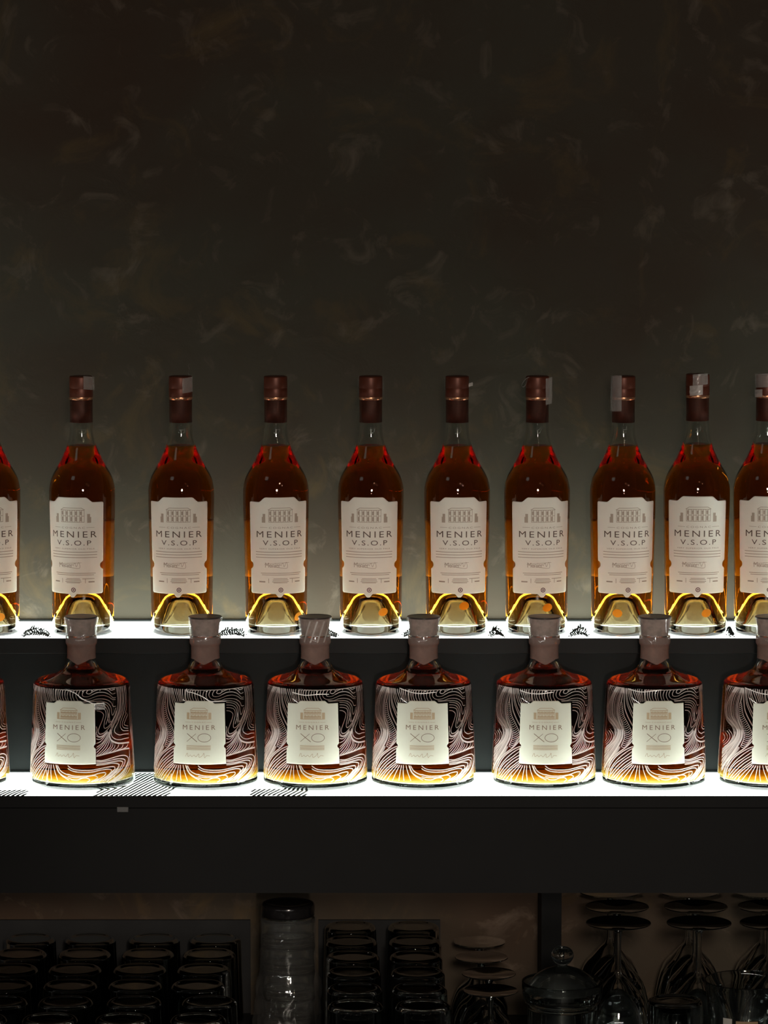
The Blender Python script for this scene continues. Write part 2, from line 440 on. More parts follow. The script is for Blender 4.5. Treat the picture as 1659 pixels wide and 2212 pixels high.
def back_label(name, R, alpha, z0, z1, mat):
    me = label_mesh(name, R, 0.0002, alpha, lambda q: z1, lambda q: z0, -1, 0.001, 30, 20)
    for v_ in me.vertices: v_.co.x *= -1; v_.co.y *= -1
    me.materials.append(mat); return me
me_vback = back_label('vsop_back', Rv, math.radians(48), 0.062, 0.128, paper('plain_back_label', (0.80, 0.78, 0.72), 0.5))
me_cap = lathe('vsop_cap', smooth_profile(mm([(12.2, 241, 1), (12.9, 241.3, 1), (12.9, 266.6, 1), (12.6, 267.3, 1), (12.9, 268.6, 1), (13.3, 270.5, 1), (13.4, 279.5, 1), (13.15, 280, 1), (13.35, 280.6, 1), (13.3, 291.5), (12.8, 293.2, 1), (11.9, 293.6, 1), (0, 293.6, 1)]), 2), 64)
me_cap.materials.append(M_copper)
me_ring = lathe('vsop_ring', mm([(12.95, 266.9), (13.15, 267.6), (13.5, 269.4), (13.36, 270.0)]), 64); me_ring.materials.append(M_ring)

ZF = 1375.5
def vz(Y): return (ZF - (1040 + Y / 6.145)) / 1893.0
def va(X): return math.radians(58.0) * (X - 552) / (917 - 552.0)
def vtop(s): return 0.1535 + 0.0055 * (1 - sstep(0.42, 0.66, abs(s))) - 0.0012 * sstep(0.96, 1.0, abs(s))
def vbot(s): return 0.0492 - 0.0040 * (1 - sstep(0.03, 0.15, abs(s))) + 0.0014 * sstep(0.95, 1.0, abs(s))
me_vlabel = label_mesh('vsop_label', Rv, 0.0002, math.radians(58), vtop, vbot, 0.0815, 0.0042, 80, 90); me_vlabel.materials.append(M_label)
w = Wrap(Rv, 0.00052)
w.text('MENIER', va(285), va(832), vz(741), vz(660), 0.0, 1.35)
w.text('V.S.O.P', va(360), va(768), vz(846), vz(780), 0.0, 1.25)
me_vp1 = w.mesh('vsop_print_dark'); me_vp1.materials.append(M_ink)
w = Wrap(Rv, 0.00052)
w.text('COGNAC', va(432), va(700), vz(624), vz(600), 0.0, 1.4)
w.rect(va(330), va(415), vz(612), vz(608)); w.rect(va(715), va(805), vz(612), vz(608))
w.text('VERY SUPERIOR OLD PALE', va(315), va(806), vz(900), vz(884), 0.01, 1.2)
for yy in (935, 971, 1007): w.rect(va(270), va(838), vz(yy + 4), vz(yy - 4), 12)
w.text('Menier', va(385), va(560), vz(1140), vz(1075), 0.0, 0.9)
w.ribbon([(va(x), vz(y)) for x, y in cr([(560, 1120), (585, 1080), (600, 1130), (625, 1070), (640, 1130), (600, 1150), (380, 1100), (520, 1082), (660, 1075)])], 0.0004)
for yy, xs in ((1215, [(330, 820)]), (1238, [(345, 800)]), (1288, [(480, 640), (665, 805)]), (1306, [(470, 650)]), (1328, [(310, 385), (465, 655), (735, 805)]), (1342, [(480, 640)])):
    for xa, xb in xs: w.rect(va(xa), va(xb), vz(yy + 4), vz(yy - 4))
w.rect(va(310), va(385), vz(1338), vz(1322)); w.rect(va(735), va(806), vz(1338), vz(1322))
for xx in (425, 700): w.rect(va(xx - 3), va(xx + 3), vz(1345), vz(1285), 1)
# house engraving: roof, storeys, windows, wings
def house(w, ax, zy, x0, x1, y0, y1, wing):
    n = 10
    w.ribbon([(ax(x0 - 8), zy(y0 + 26)), (ax(x0 + 30), zy(y0)), (ax(x1 - 30), zy(y0)), (ax(x1 + 8), zy(y0 + 26))], 0.0006, False)
    w.rect(ax(x0), ax(x1), zy(y0 + 32), zy(y0 + 24))
    w.rect(ax(x0), ax(x1), zy((y0 + y1) / 2 + 14), zy((y0 + y1) / 2 + 8)); w.rect(ax(x0), ax(x1), zy(y1), zy(y1 - 7))
    for k in range(n + 1):
        x = x0 + (x1 - x0) * k / n
        w.rect(ax(x - 2.5), ax(x + 2.5), zy(y1), zy(y0 + 30), 1)
        if k < n and k % 2 == 0:
            for ya, yb in ((y0 + 42, (y0 + y1) / 2 - 2), ((y0 + y1) / 2 + 22, y1 - 14)):
                w.rect(ax(x + 6), ax(x + (x1 - x0) / n + 2), zy(yb), zy(ya), 1)
    for sx in wing: w.rect(ax(sx[0]), ax(sx[1]), zy(y1 + 6), zy(sx[2]), 2)
house(w, va, vz, 430, 692, 352, 540, [(362, 392, 430), (352, 372, 470), (724, 756, 430), (744, 768, 470)])
me_vp2 = w.mesh('vsop_print_soft'); me_vp2.materials.append(M_ink_soft)
w = Wrap(Rv, 0.00054)
w.disc(va(563), vz(1437), 0.0027, 0.0017); w.disc(va(563), vz(1437), 0.0010, 0.0)
me_vp3 = w.mesh('vsop_emblem'); me_vp3.materials.append(M_ink_red)

def punt_r(z):
    tab = [(33, 0), (27.5, 4), (22.5, 13), (17, 27), (12.5, 38), (7, 42.5)]
    return interp(tab, z)
def strip_mesh(name, a0, a1, z0, z1, r, curl=0.0, seed=0, crumple=0.0006, nx=10, nz=10, skew=0.0):
    v, f = [], []
    for j in range(nz + 1):
        for i in range(nx + 1):
            u, t = i / nx, j / nz
            a = math.radians(a0 + (a1 - a0) * u); z = z0 + (z1 - z0) * t + skew * (u - 0.5)
            rr = r + 0.0006 + crumple * (0.5 + 0.5 * noise.noise(Vector((u * 4 + seed * 3.1, t * 4, seed)))) + curl * (u ** 2)
            v.append((rr * math.sin(a), -rr * math.cos(a), z))
    for j in range(nz):
        for i in range(nx):
            k = j * (nx + 1) + i; f.append((k, k + 1, k + nx + 2, k + nx + 1))
    return mesh(name, v, f, True)
def loop_mesh(name, pts, width):
    """a curled bit of film: ribbon through 3-D points"""
    v, f = [], []
    for i, p in enumerate(pts):
        v.append((p[0], p[1] - width / 2, p[2])); v.append((p[0], p[1] + width / 2, p[2] + width * 0.3))
    for i in range(len(pts) - 1): f.append((2 * i, 2 * i + 1, 2 * i + 3, 2 * i + 2))
    return mesh(name, v, f, True)

# px centre x, yaw of label, dy (px) offset of standing depth, label text
VS = [(-24, 5, 0, 'tall amber bottle cut off by the left edge, upper row'),
      (180, -19, 0, 'tall amber bottle with a square film scrap on its copper cap, label turned left'),
      (393.3, -6.8, 0, 'tall amber bottle with film on its cap and a thin wisp sticking up above it'),
      (597.0, 6.7, 0, 'tall amber bottle with a clean copper cap, third full one from the left'),
      (801, -4.5, 0, 'tall amber bottle with faint film edges either side of its cap'),
      (986.6, 4.7, 0, 'tall amber bottle with a tiny bright film scrap on the right of its cap'),
      (1158.6, 10, 0, 'tall amber bottle with a curled film loop on the left of its cap'),
      (1343.2, 9, 0, 'tall amber bottle with a long film strip down the left of its copper cap'),
      (1502.2, 2, -1, 'tall amber bottle with crumpled film on its cap, last full one on the right'),
      (1652.5, 5, -1, 'tall amber bottle cut off by the right edge, upper row')]
LEVEL = [0, 2, 3, 0, -1, 0, 2, 0, 3, 3]
for i, (px, beta, dy, lab) in enumerate(VS):
    p = onZ(px, 1367 - dy * 0.0, ZU); p = onY(px, 1367, 0.0); view = math.atan2(p.x - CAM.x, p.y - CAM.y)
    t = thing('tall_cognac_bottle', lab, 'bottle', (p.x, 0.0, ZU + 0.0002), math.radians(beta) - view, 'tall cognac bottles on the upper step')
    sc = 1.0 + (0.008 if i >= 8 else 0.0)
    t.scale = (sc, sc, sc)
    g = link('glass', me_vglass, None, t)
    link('liquid', me_vliq, None, t)
    c = link('cap', me_cap, None, t); c['label'] = 'copper foil cap'
    r = link('cap_ring', me_ring, None, c)
    l = link('label', me_vlabel, None, t)
    bl = link('back_label', me_vback, None, t); bl['label'] = 'plain rear paper added for amber glow in the liquor'
    stuff(link('lettering', me_vp1, None, l)); stuff(link('fine_print', me_vp2, None, l)); link('emblem', me_vp3, None, l)
    strips = {1: [(-8 + 19, 62 + 19, .2785, .2935, 0.0006, M_strip)],
              2: [(8, 62, .2755, .2925, 0.0008, M_strip)],
              4: [(-88, -62, .272, .292, 0.0004, M_film), (66, 92, .272, .292, 0.0004, M_film)],
              5: [(60, 76, .282, .286, 0.0035, M_strip2), (-95, -70, .276, .292, 0.0004, M_film)],
              6: [(40, 80, .262, .292, 0.0022, M_strip)],
              7: [(-96, -8, .254, .2945, 0.0006, M_strip)],
              8: [(-22, 48, .282, .2945, 0.0004, M_strip), (-38, 22, .2705, .2815, 0.001, M_strip2)],
              9: [(-78, 2, .279, .2945, 0.0008, M_strip), (-82, -22, .268, .2765, 0.0015, M_strip2)]}.get(i, [])
    for k, (a0, a1, z0, z1, cur, mt) in enumerate(strips):
        s = link('seal_strip', strip_mesh('seal_strip', a0 - beta, a1 - beta, z0, z1, 0.0134, cur, i * 2 + k, 0.0012, skew=(-0.002 if i == 1 else 0.0015)), mt, t)
        s['label'] = 'torn scrap of milky film seal'
    if i == 2:
        q = [(0.0105 + 0.0008 * math.sin(k * 1.9), -0.009, 0.2925 + k * 0.0022) for k in range(8)]
        s = link('seal_strip', loop_mesh('wisp', q, 0.0016), M_strip2, t); s['label'] = 'thin twisted wisp of film'
    if i == 6:
        q = [(-0.011, -0.008, .2925), (-0.0155, -0.008, .290), (-0.0195, -0.008, .2835), (-0.0175, -0.008, .2815), (-0.0145, -0.008, .285), (-0.013, -0.008, .291)]
        s = link('seal_strip', loop_mesh('loop', [(a, b, c_) for (a, c_), b in zip(cr([(q_[0], q_[2]) for q_ in q], 4), [-0.008] * 99)], 0.002), M_strip2, t); s['label'] = 'small curled loop of film'
    # orange disc set into the liquor before the punt
    dots = {0: 23, 3: 42, 4: 24, 5: 14, 6: 21, 7: -9, 8: 21}
    if i in dots:
        zd = {0: .021, 3: .021, 4: .027, 5: .034, 6: .032, 7: .026, 8: .026}[i]
        rr = punt_r(zd) + 0.0075; dx = dots[i] * 0.000528
        a = math.asin(max(-1, min(1, dx / rr))) - math.radians(beta)
        v, f = [(0, 0, 0)], []
        n = 22
        v = []
        for k in range(n):
            th = 2 * PI * k / n; v.append((0.0052 * math.cos(th), 0, 0.0052 * math.sin(th)))
        f = [tuple(range(n)), tuple(range(2 * n - 1, n - 1, -1))]
        v += [(x, 0.0003, z) for x, _, z in v]
        f += [(k, k + n, (k + 1) % n + n, (k + 1) % n) for k in range(n)]
        d = link('orange_dot', mesh('dot', v, f, False), M_dot, t)
        d.location = (rr * math.sin(a), -rr * math.cos(a), zd); d.rotation_euler = (0.35, 0, a)
        d['label'] = 'round orange dot seen through the punt'

# ------------------------------------------------------------------ squat decanter bottle (front row)
XT = 0.175; SX = 1957.0
def xo_r(z):       # body radius at height z
    y = 1690 - z * SX
    return (104.0 + (115.0 - 104.0) * (y - 1470) / 220.0) / SX
RB = 1000 / SX
outer_x = smooth_profile(mm([(0, 3.0), (30, 2.4), (50, 0.8), (54.0, 0), (57.0, 1.2), (58.6, 4.0), (58.3, 9), (57.0, 35), (55.6, 70), (54.3, 98), (53.5, 109), (52.7, 113), (50.4, 116.0), (46, 118.1), (34.5, 121.4), (26, 124.6), (21, 128), (17.8, 132.5), (16.2, 137), (15.5, 143), (15.5, 153), (15.6, 156, 1), (17.0, 157.5, 1), (17.2, 162), (16.4, 165.8, 1), (12.5, 166, 1)]))
inner_x = smooth_profile(mm([(12.5, 166, 1), (12.4, 150), (12.6, 140), (14.0, 134.5), (16.8, 129.5)]))
me_xglass = lathe('xo_glass', outer_x + inner_x[1:], 96); me_xglass.materials.append(M_glass)
LZX = 0.1295
liq_x = smooth_profile(mm([(0, 7.2), (40, 6.8), (50, 7.0), (54.6, 8.6), (55.6, 12), (54.4, 35), (53.0, 70), (51.7, 98), (50.9, 108), (49.9, 111.6), (47.6, 113.6), (43.5, 115.4), (33, 118.3), (24, 121.8), (19.0, 125.8), (16.8, 129.5, 1)]))
me_xliq = liquid_mesh('xo_liquid', liq_x + [(0.006, LZX), (0, LZX)], LZX, M_cognac2)
me_diffuser = lathe('xo_diffuser', mm([(0, 7.9), (44, 7.6), (48.5, 8.6), (48.5, 9.0), (44, 8.1), (0, 8.4)]), 72); me_diffuser.materials.append(paper('glow_diffuser', (0.9, 0.9, 0.86), 0.65))  # diffuser disc added inside the liquor so the bottom glows yellow
me_cork = lathe('xo_cork', smooth_profile(mm([(0, 148, 1), (11.9, 148, 1), (12.0, 166.2, 1), (15.0, 166.4, 1), (15.2, 170), (16.2, 178), (17.9, 185.5, 1)]), 3), 64); me_cork.materials.append(M_cork)
me_corktop = lathe('xo_cork_top', smooth_profile(mm([(17.9, 185.55, 1), (18.7, 186.0, 1), (18.7, 187.0, 1), (18.0, 187.5, 1), (16.0, 187.2, 1), (0, 187.1, 1)]), 2), 64); me_corktop.materials.append(M_cork_top)
me_sleeve = lathe('xo_sleeve', smooth_profile(mm([(17.6, 158, 1), (17.7, 163), (17.3, 168), (18.0, 178), (19.4, 186.0, 1)]), 4), 64, wob=lambda a, z: 1 + 0.012 * math.sin(9 * a + 300 * z) * math.sin(4 * a))
me_sleeve.materials.append(M_film)
def seal_x():
    v, f = [], []
    nx, nz = 64, 16
    for j in range(nz + 1):
        for i in range(nx + 1):
            s = -1 + 2 * i / nx; a = s * math.radians(120)
            low = 0.1405 - 0.0055 * max(0, 1 - abs(s * 2.6 - 0.05))
            z = low + (0.1655 - low) * j / nz
            rz = 0.01575 + 0.00165 * sstep(0.1545, 0.1575, z)
            v.append((rz * math.sin(a), -rz * math.cos(a), z) if z > 0.143 else ((interp([(17.8, 132.5), (16.2, 137), (15.5, 143)], z) + 0.00025) * math.sin(a), -(interp([(17.8, 132.5), (16.2, 137), (15.5, 143)], z) + 0.00025) * math.cos(a), z))
    for j in range(nz):
        for i in range(nx):
            k = j * (nx + 1) + i; f.append((k, k + 1, k + nx + 2, k + nx + 1))
    return mesh('xo_seal', v, f, True)
me_seal = seal_x(); me_seal.materials.append(M_seal)

Rx = xo_r
def xz(Y): return (1690 + 110 * XT - (1300 + Y / 5.265)) / SX
def xa(X): return math.radians(30.5) * (X - 650) / 294.0
def xtop(s): return xz(1150) + (xz(1118) - xz(1150)) * (1 - sstep(0.45, 0.62, abs(s)))
def xbot(s): return xz(1842)
me_xback = back_label('xo_back', Rx, math.radians(52), 0.009, 0.050, paper('added_back_paper', (0.80, 0.78, 0.70), 0.5))  # paper added at the rear to throw amber glow through the liquor
me_xlabel = label_mesh('xo_label', Rx, 0.0004, math.radians(30.5), xtop, xbot, xz(1640), 0.0021, 60, 60); me_xlabel.materials.append(M_label2)
w = Wrap(Rx, 0.00072)
w.text('MENIER', xa(468), xa(832), xz(1447), xz(1395), 0.0, 1.45)
w.ribbon([(xa(520), xz(1492)), (xa(632), xz(1584))], 0.0007, False); w.ribbon([(xa(618), xz(1492)), (xa(518), xz(1584))], 0.00045, False)
w.ribbon([(xa(710 + 70 * math.cos(k * PI / 20)), xz(1538 + 47 * math.sin(k * PI / 20))) for k in range(41)], 0.00055, False)
me_xp1 = w.mesh('xo_print_dark'); me_xp1.materials.append(princ('bronze_ink', (0.20, 0.135, 0.085), 0.5))
w = Wrap(Rx, 0.00072)
house(w, xa, xz, 558, 744, 1200, 1322, [(515, 545, 1252), (755, 788, 1252)])
w.rect(xa(520), xa(785), xz(1330), xz(1322)); w.rect(xa(560), xa(742), xz(1262), xz(1246)); w.rect(xa(560), xa(742), xz(1310), xz(1290))
w.rect(xa(498), xa(560), xz(1363), xz(1360)); w.rect(xa(735), xa(792), xz(1363), xz(1360))
w.text('COGNAC', xa(572), xa(728), xz(1368), xz(1354), 0.0, 1.3)
for yy in (1628, 1640, 1652, 1664, 1674): w.rect(xa(515), xa(778), xz(yy + 2.6), xz(yy - 2.6), 8)
w.ribbon([(xa(x), xz(y)) for x, y in cr([(505, 1755), (525, 1715), (535, 1755), (560, 1735), (575, 1755), (600, 1735), (620, 1755), (650, 1720), (655, 1760), (690, 1740), (705, 1712), (712, 1765), (735, 1740), (770, 1745)])], 0.0004)
me_xp2 = w.mesh('xo_print_soft'); me_xp2.materials.append(M_ink_gold)

# swirl print: strokes of white enamel following the flowing pattern of the front
ZO = 8.508
def lift(side, pts):
    out = []
    x0 = 800 if side == 'L' else 910
    for X, Y in pts:
        px, py = x0 + X / ZO, 1460 + Y / ZO
        r = 104 + 11 * (py - 1470) / 220
        s = max(-0.985, min(0.985, (px - 914.5) / r)); az = math.asin(s)
        z = (1690 + r * XT * math.cos(az) - py) / SX
        z = max(0.0065, min(0.1125, z))
        out.append((az + math.radians(1.4), z))
    return out
ws = Wrap(Rx, 0.00028)
def stroke(side, pts, wd=0.00062, n=None):
    P = lift(side, cr(pts, 7)); ws.ribbon(P, wd * 1.22)
def fam(side, A, B, n, wd=0.0005, ends=True):
    a = resample(cr(A, 8), 44); b = resample(cr(B, 8), 44)
    for k in range(n):
        t = (k + 1) / (n + 1) if not ends else k / (n - 1)
        P = [(p[0] + (q[0] - p[0]) * t, p[1] + (q[1] - p[1]) * t) for p, q in zip(a, b)]
        ws.ribbon(lift(side, P), wd * 1.2 * (1.0 + 0.35 * math.sin(k * 2.4)))
A00 = [(100, 90), (85, 250), (72, 450), (60, 650), (45, 850), (30, 1000)]
A0 = [(150, 90), (110, 250), (92, 450), (82, 600), (100, 780), (165, 900), (190, 1010), (175, 1100), (100, 1230), (25, 1330)]
A1 = [(250, 100), (170, 260), (120, 420), (100, 560), (112, 720), (165, 830), (222, 930), (235, 1020), (200, 1140), (110, 1270), (25, 1390)]
A3 = [(310, 105), (240, 220), (190, 340), (165, 470), (160, 600), (175, 720), (230, 850), (265, 960), (270, 1060), (240, 1160), (170, 1290), (90, 1430), (25, 1560)]
A4 = [(330, 105), (300, 250), (265, 400), (240, 560), (245, 700), (270, 820), (310, 950), (315, 1080), (290, 1170), (230, 1290), (160, 1420), (80, 1560), (28, 1720)]
fam('L', A00, [(170, 90), (108, 250), (90, 450), (74, 620), (60, 820), (40, 960)], 3, 0.0006)
fam('L', A0, A1, 4, 0.0006); fam('L', A1, A3, 4, 0.0006, False); fam('L', A3, A4, 5, 0.0006)
stroke('L', A1, 0.0010); stroke('L', A4, 0.0011)
fam('L', [(250, 1270), (200, 1370), (130, 1480), (75, 1620), (48, 1750), (45, 1880)], [(280, 1280), (215, 1400), (140, 1520), (95, 1640), (68, 1760), (62, 1900)], 3, 0.0006)
fam('L', [(120, 950), (160, 1030), (165, 1100), (130, 1190), (60, 1270)], [(50, 1010), (70, 1070), (70, 1120), (45, 1180)], 4, 0.0005)
fam('L', [(30, 1400), (60, 1370), (100, 1330)], [(22, 1700), (50, 1580), (90, 1480)], 5, 0.0006)
# scale-like column of small arcs
LB = [(282, 450), (268, 520), (262, 600), (268, 720), (298, 830), (320, 920), (340, 1030), (340, 1120), (315, 1200), (288, 1270)]
RBp = [(300, 440), (312, 520), (322, 620), (345, 720), (400, 840), (440, 930), (470, 1010), (480, 1090), (450, 1160), (400, 1245)]
lb = resample(cr(LB, 8), 24); rb = resample(cr(RBp, 8), 24)
for p, q in zip(lb, rb):
    m_ = ((p[0] + q[0]) / 2, (p[1] + q[1]) / 2 + 26 + 0.12 * abs(q[0] - p[0]))
    stroke('L', [p, ((p[0] * 3 + m_[0]) / 4, p[1] + 16), m_, ((q[0] * 3 + m_[0]) / 4, q[1] + 14), q], 0.00045)
B0 = [(340, 100), (340, 300), (345, 480), (360, 600), (400, 720), (450, 830), (487, 900)]
stroke('L', B0, 0.0012); stroke('L', LB, 0.0007); stroke('L', RBp, 0.0006)
stroke('L', [(335, 105), (318, 280), (300, 400), (290, 450)], 0.0013)
for q in ([(365, 110), (368, 300), (385, 470), (425, 600), (488, 760)], [(380, 110), (385, 300), (405, 460), (445, 580), (488, 680)],
          [(400, 110), (412, 300), (448, 450), (490, 570)], [(420, 112), (438, 290), (475, 430), (500, 480)],
          [(445, 115), (462, 280), (500, 410), (530, 475)], [(490, 120), (492, 240), (530, 370), (560, 470)], [(525, 125), (530, 250), (570, 380), (595, 465)],
          [(560, 128), (572, 280), (605, 400), (620, 460)], [(605, 130), (600, 260), (625, 380), (650, 455)],
          [(655, 130), (640, 260), (650, 360), (670, 450)], [(700, 132), (690, 280), (690, 380), (700, 450)], [(735, 132), (705, 260), (705, 370), (725, 450)],
          [(780, 135), (745, 260), (745, 360), (770, 450)], [(835, 138), (785, 270), (782, 360), (812, 440)], [(890, 138), (835, 260), (830, 360), (860, 440)],
          [(945, 140), (885, 270), (885, 370), (915, 440)]):
    stroke('L', q, 0.0008)
for q in ([(60, 140), (10, 250), (-12, 340), (10, 440)], [(120, 132), (52, 240), (45, 340), (75, 440)], [(195, 130), (112, 260), (92, 350), (125, 440)],
          [(250, 132), (172, 250), (150, 350), (195, 440)], [(300, 134), (215, 270), (205, 350), (262, 405), (360, 402), (440, 372), (520, 336), (620, 320), (700, 345), (750, 385), (798, 388)],
          [(390, 132), (315, 220), (268, 300), (285, 350), (370, 350), (440, 312), (520, 272), (620, 262), (700, 292), (762, 355), (800, 350)],
          [(430, 190), (360, 240), (340, 285), (390, 300), (450, 256), (540, 215), (620, 205), (690, 225), (748, 285), (795, 265)],
          [(420, 260), (480, 190), (560, 150), (640, 150)], [(560, 240), (590, 180), (670, 160), (730, 215), (790, 190)], [(640, 130), (700, 160), (760, 180), (795, 150)], [(500, 210), (560, 160), (640, 130), (780, 130)],
          [(290, 425), (400, 430), (500, 395), (600, 385), (680, 402), (738, 450), (765, 515), (802, 510)],
          [(300, 450), (500, 432), (600, 430), (680, 460), (730, 530), (742, 620), (755, 680), (778, 640), (802, 540)],
          [(505, 462), (600, 466), (670, 500), (708, 580), (712, 700), (722, 795), (745, 800), (790, 690), (808, 600)],
          [(508, 508), (600, 512), (662, 552), (688, 640), (690, 750), (712, 830)],
          [(510, 555), (590, 560), (645, 590), (662, 680), (640, 800), (630, 900), (652, 930), (705, 885), (762, 780), (812, 640), (828, 400), (800, 100)],
          [(510, 612), (575, 622), (622, 672), (610, 760), (570, 880), (542, 980), (562, 1040), (625, 1020), (700, 930), (755, 830)],
          [(508, 900), (520, 960), (512, 1030)], [(508, 1040), (556, 1085), (620, 1060), (690, 970)], [(508, 1075), (556, 1100), (615, 1080), (685, 985)],
          [(508, 1130), (560, 1140), (612, 1100), (682, 1000)], [(508, 1215), (580, 1180), (642, 1090), (700, 990)], [(515, 1290), (600, 1210), (660, 1110), (708, 1000)],
          [(512, 1340), (600, 1240), (668, 1130), (712, 1020)], [(515, 1390), (610, 1270), (672, 1160), (716, 1050)], [(515, 1440), (620, 1320), (680, 1200), (720, 1090)],
          [(560, 1430), (652, 1330), (700, 1230), (726, 1120)], [(600, 1425), (690, 1330), (738, 1240), (738, 1150)], [(650, 1405), (735, 1310), (768, 1230), (752, 1160)],
          [(700, 1385), (780, 1300), (800, 1230)], [(760, 1365), (830, 1290), (850, 1220)], [(820, 1340), (890, 1280), (905, 1215)], [(890, 1315), (945, 1260), (955, 1200)],
          [(690, 640), (700, 700), (680, 780), (660, 860)],
          [(800, 100), (822, 300), (830, 420), (815, 600), (770, 780), (742, 900), (728, 1050)],
          [(850, 90), (862, 400), (850, 600), (800, 800), (752, 950), (748, 1060), (795, 1120), (862, 1135), (930, 1105), (980, 1085)],
          [(875, 90), (895, 400), (885, 600), (838, 800), (790, 940), (802, 1010), (860, 1045), (915, 1025), (970, 1020)],
          [(895, 90), (915, 400), (902, 620), (868, 800), (868, 900), (902, 960), (965, 955)],
          [(930, 620), (900, 760), (888, 850), (912, 910), (968, 915)], [(945, 640), (920, 780), (912, 850), (965, 880)]):
    stroke('R', q, 0.00062)
fam('R', [(812, 95), (835, 300), (845, 450), (832, 620), (788, 790), (750, 920)], [(905, 85), (925, 350), (925, 550), (915, 640)], 7, 0.0005)
stroke('R', [(730, 950), (715, 1050), (742, 1140), (800, 1188), (880, 1200), (980, 1175)], 0.0014)
stroke('R', [(985, 1285), (880, 1320), (760, 1370), (640, 1412), (508, 1455)], 0.0013)
G = [[(508, 1530), (600, 1532), (700, 1502), (800, 1460), (900, 1425), (950, 1440), (967, 1500), (958, 1600), (900, 1740), (800, 1860), (700, 1950)],
     [(508, 1562), (620, 1552), (740, 1520), (850, 1490), (922, 1500), (930, 1560), (890, 1680), (800, 1800), (680, 1920)],
     [(508, 1595), (640, 1580), (760, 1550), (860, 1530), (905, 1552), (890, 1620), (840, 1720), (640, 1920)],
     [(508, 1622), (640, 1605), (760, 1575), (850, 1590), (850, 1630), (800, 1740), (600, 1925)],
     [(0, 1640), (80, 1700), (200, 1722), (400, 1720), (550, 1690), (700, 1650), (790, 1642), (790, 1700), (700, 1810), (540, 1920)],
     [(0, 1695), (100, 1745), (250, 1762), (430, 1752), (580, 1712), (680, 1690), (745, 1700), (740, 1750), (650, 1850), (480, 1930)],
     [(0, 1800), (120, 1832), (300, 1832), (450, 1810), (560, 1770), (650, 1755), (660, 1790), (600, 1850), (440, 1935)],
     [(0, 1845), (150, 1862), (300, 1858), (420, 1822), (500, 1820), (530, 1860), (420, 1935)],
     [(60, 1900), (180, 1905), (280, 1870), (370, 1870), (400, 1905), (350, 1945)]]
for q in G: stroke('R', q, 0.00085)
fam('R', [(700, 1950), (800, 1862), (900, 1742), (960, 1600)], [(800, 1935), (900, 1840), (965, 1740), (992, 1560), (985, 1320)], 6, 0.0006)
fam('R', [(700, 1890), (800, 1760), (870, 1630)], [(560, 1930), (700, 1800), (790, 1700)], 4, 0.0006)
K = [[(735, 1640), (800, 1745), (900, 1800), (1000, 1820)], [(715, 1640), (770, 1770), (880, 1850), (1010, 1890)], [(700, 1630), (745, 1750), (830, 1840), (970, 1915)], [(652, 1630), (682, 1760), (742, 1925)], [(605, 1630), (600, 1780), (615, 1925)],
     [(572, 1630), (542, 1780), (520, 1925)], [(540, 1628), (462, 1780), (400, 1925)], [(508, 1622), (390, 1780), (290, 1925)], [(480, 1612), (340, 1760), (215, 1930)],
     [(474, 1585), (300, 1735), (180, 1900)], [(472, 1545), (300, 1690), (150, 1870)], [(472, 1495), (330, 1595), (200, 1740), (128, 1860)], [(472, 1442), (340, 1530), (220, 1650), (120, 1800)],
     [(472, 1375), (330, 1490), (210, 1590), (130, 1720), (100, 1850)], [(498, 1310), (400, 1365), (270, 1475), (170, 1600), (100, 1740)],
     [(500, 1275), (370, 1335), (220, 1450), (130, 1590), (85, 1720), (72, 1850)], [(480, 1165), (420, 1240), (330, 1325), (230, 1405), (150, 1500), (90, 1610)]]
for k, q in enumerate(K): stroke('L', q, 0.0009 if k in (15, 16, 0) else 0.00075)
# strands that run round to the sides and back of the bottle
for sg in (-1, 1):
    for k in range(12):
        a = sg * (PI / 2 + 0.0 + k * 0.055)
        ws.ribbon([(a + sg * 0.05 * math.sin(z * 70 + k * 0.3), 0.008 + z) for z in [0.0022 * j for j in range(47)]], 0.0008)
me_swirl = ws.mesh('swirl'); me_swirl.materials.append(M_swirl)

M_glint = film('painted_glint', (0.95, 0.93, 0.9), 0.1, 0.3, 0.1)  # white ribbons painted in as glint lines on the decanter shoulders
GLINT_PTS = {1: [(145, 1487), (152, 1489), (165, 1495), (178, 1506), (192, 1513), (205, 1518), (226, 1516)],
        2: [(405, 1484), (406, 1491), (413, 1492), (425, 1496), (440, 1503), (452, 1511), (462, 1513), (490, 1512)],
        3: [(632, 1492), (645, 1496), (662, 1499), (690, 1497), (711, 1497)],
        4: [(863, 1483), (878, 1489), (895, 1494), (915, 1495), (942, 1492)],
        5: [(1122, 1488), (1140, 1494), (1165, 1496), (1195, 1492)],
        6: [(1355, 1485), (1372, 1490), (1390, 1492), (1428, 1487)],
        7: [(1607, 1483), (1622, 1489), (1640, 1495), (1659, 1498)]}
XS = [(-92, -6, 'squat patterned decanter cut off by the left edge, lower row'),
      (178.5, -15.6, 'squat patterned decanter with its label turned left, first full one from the left'),
      (445, -7.9, 'squat patterned decanter, second full one from the left, painted glint line above the label'),
      (681.3, -3.2, 'squat patterned decanter with diagonal film creases across its stopper'),
      (914.8, -1.4, 'squat patterned decanter, touching the right side of the crease-stoppered one'),
      (1174.5, 2.2, 'squat patterned decanter right of the wide gap in the lower row'),
      (1411.8, 5.6, 'squat patterned decanter, last full one towards the right edge'),
      (1663, 10, 'squat patterned decanter cut off by the right edge, lower row')]
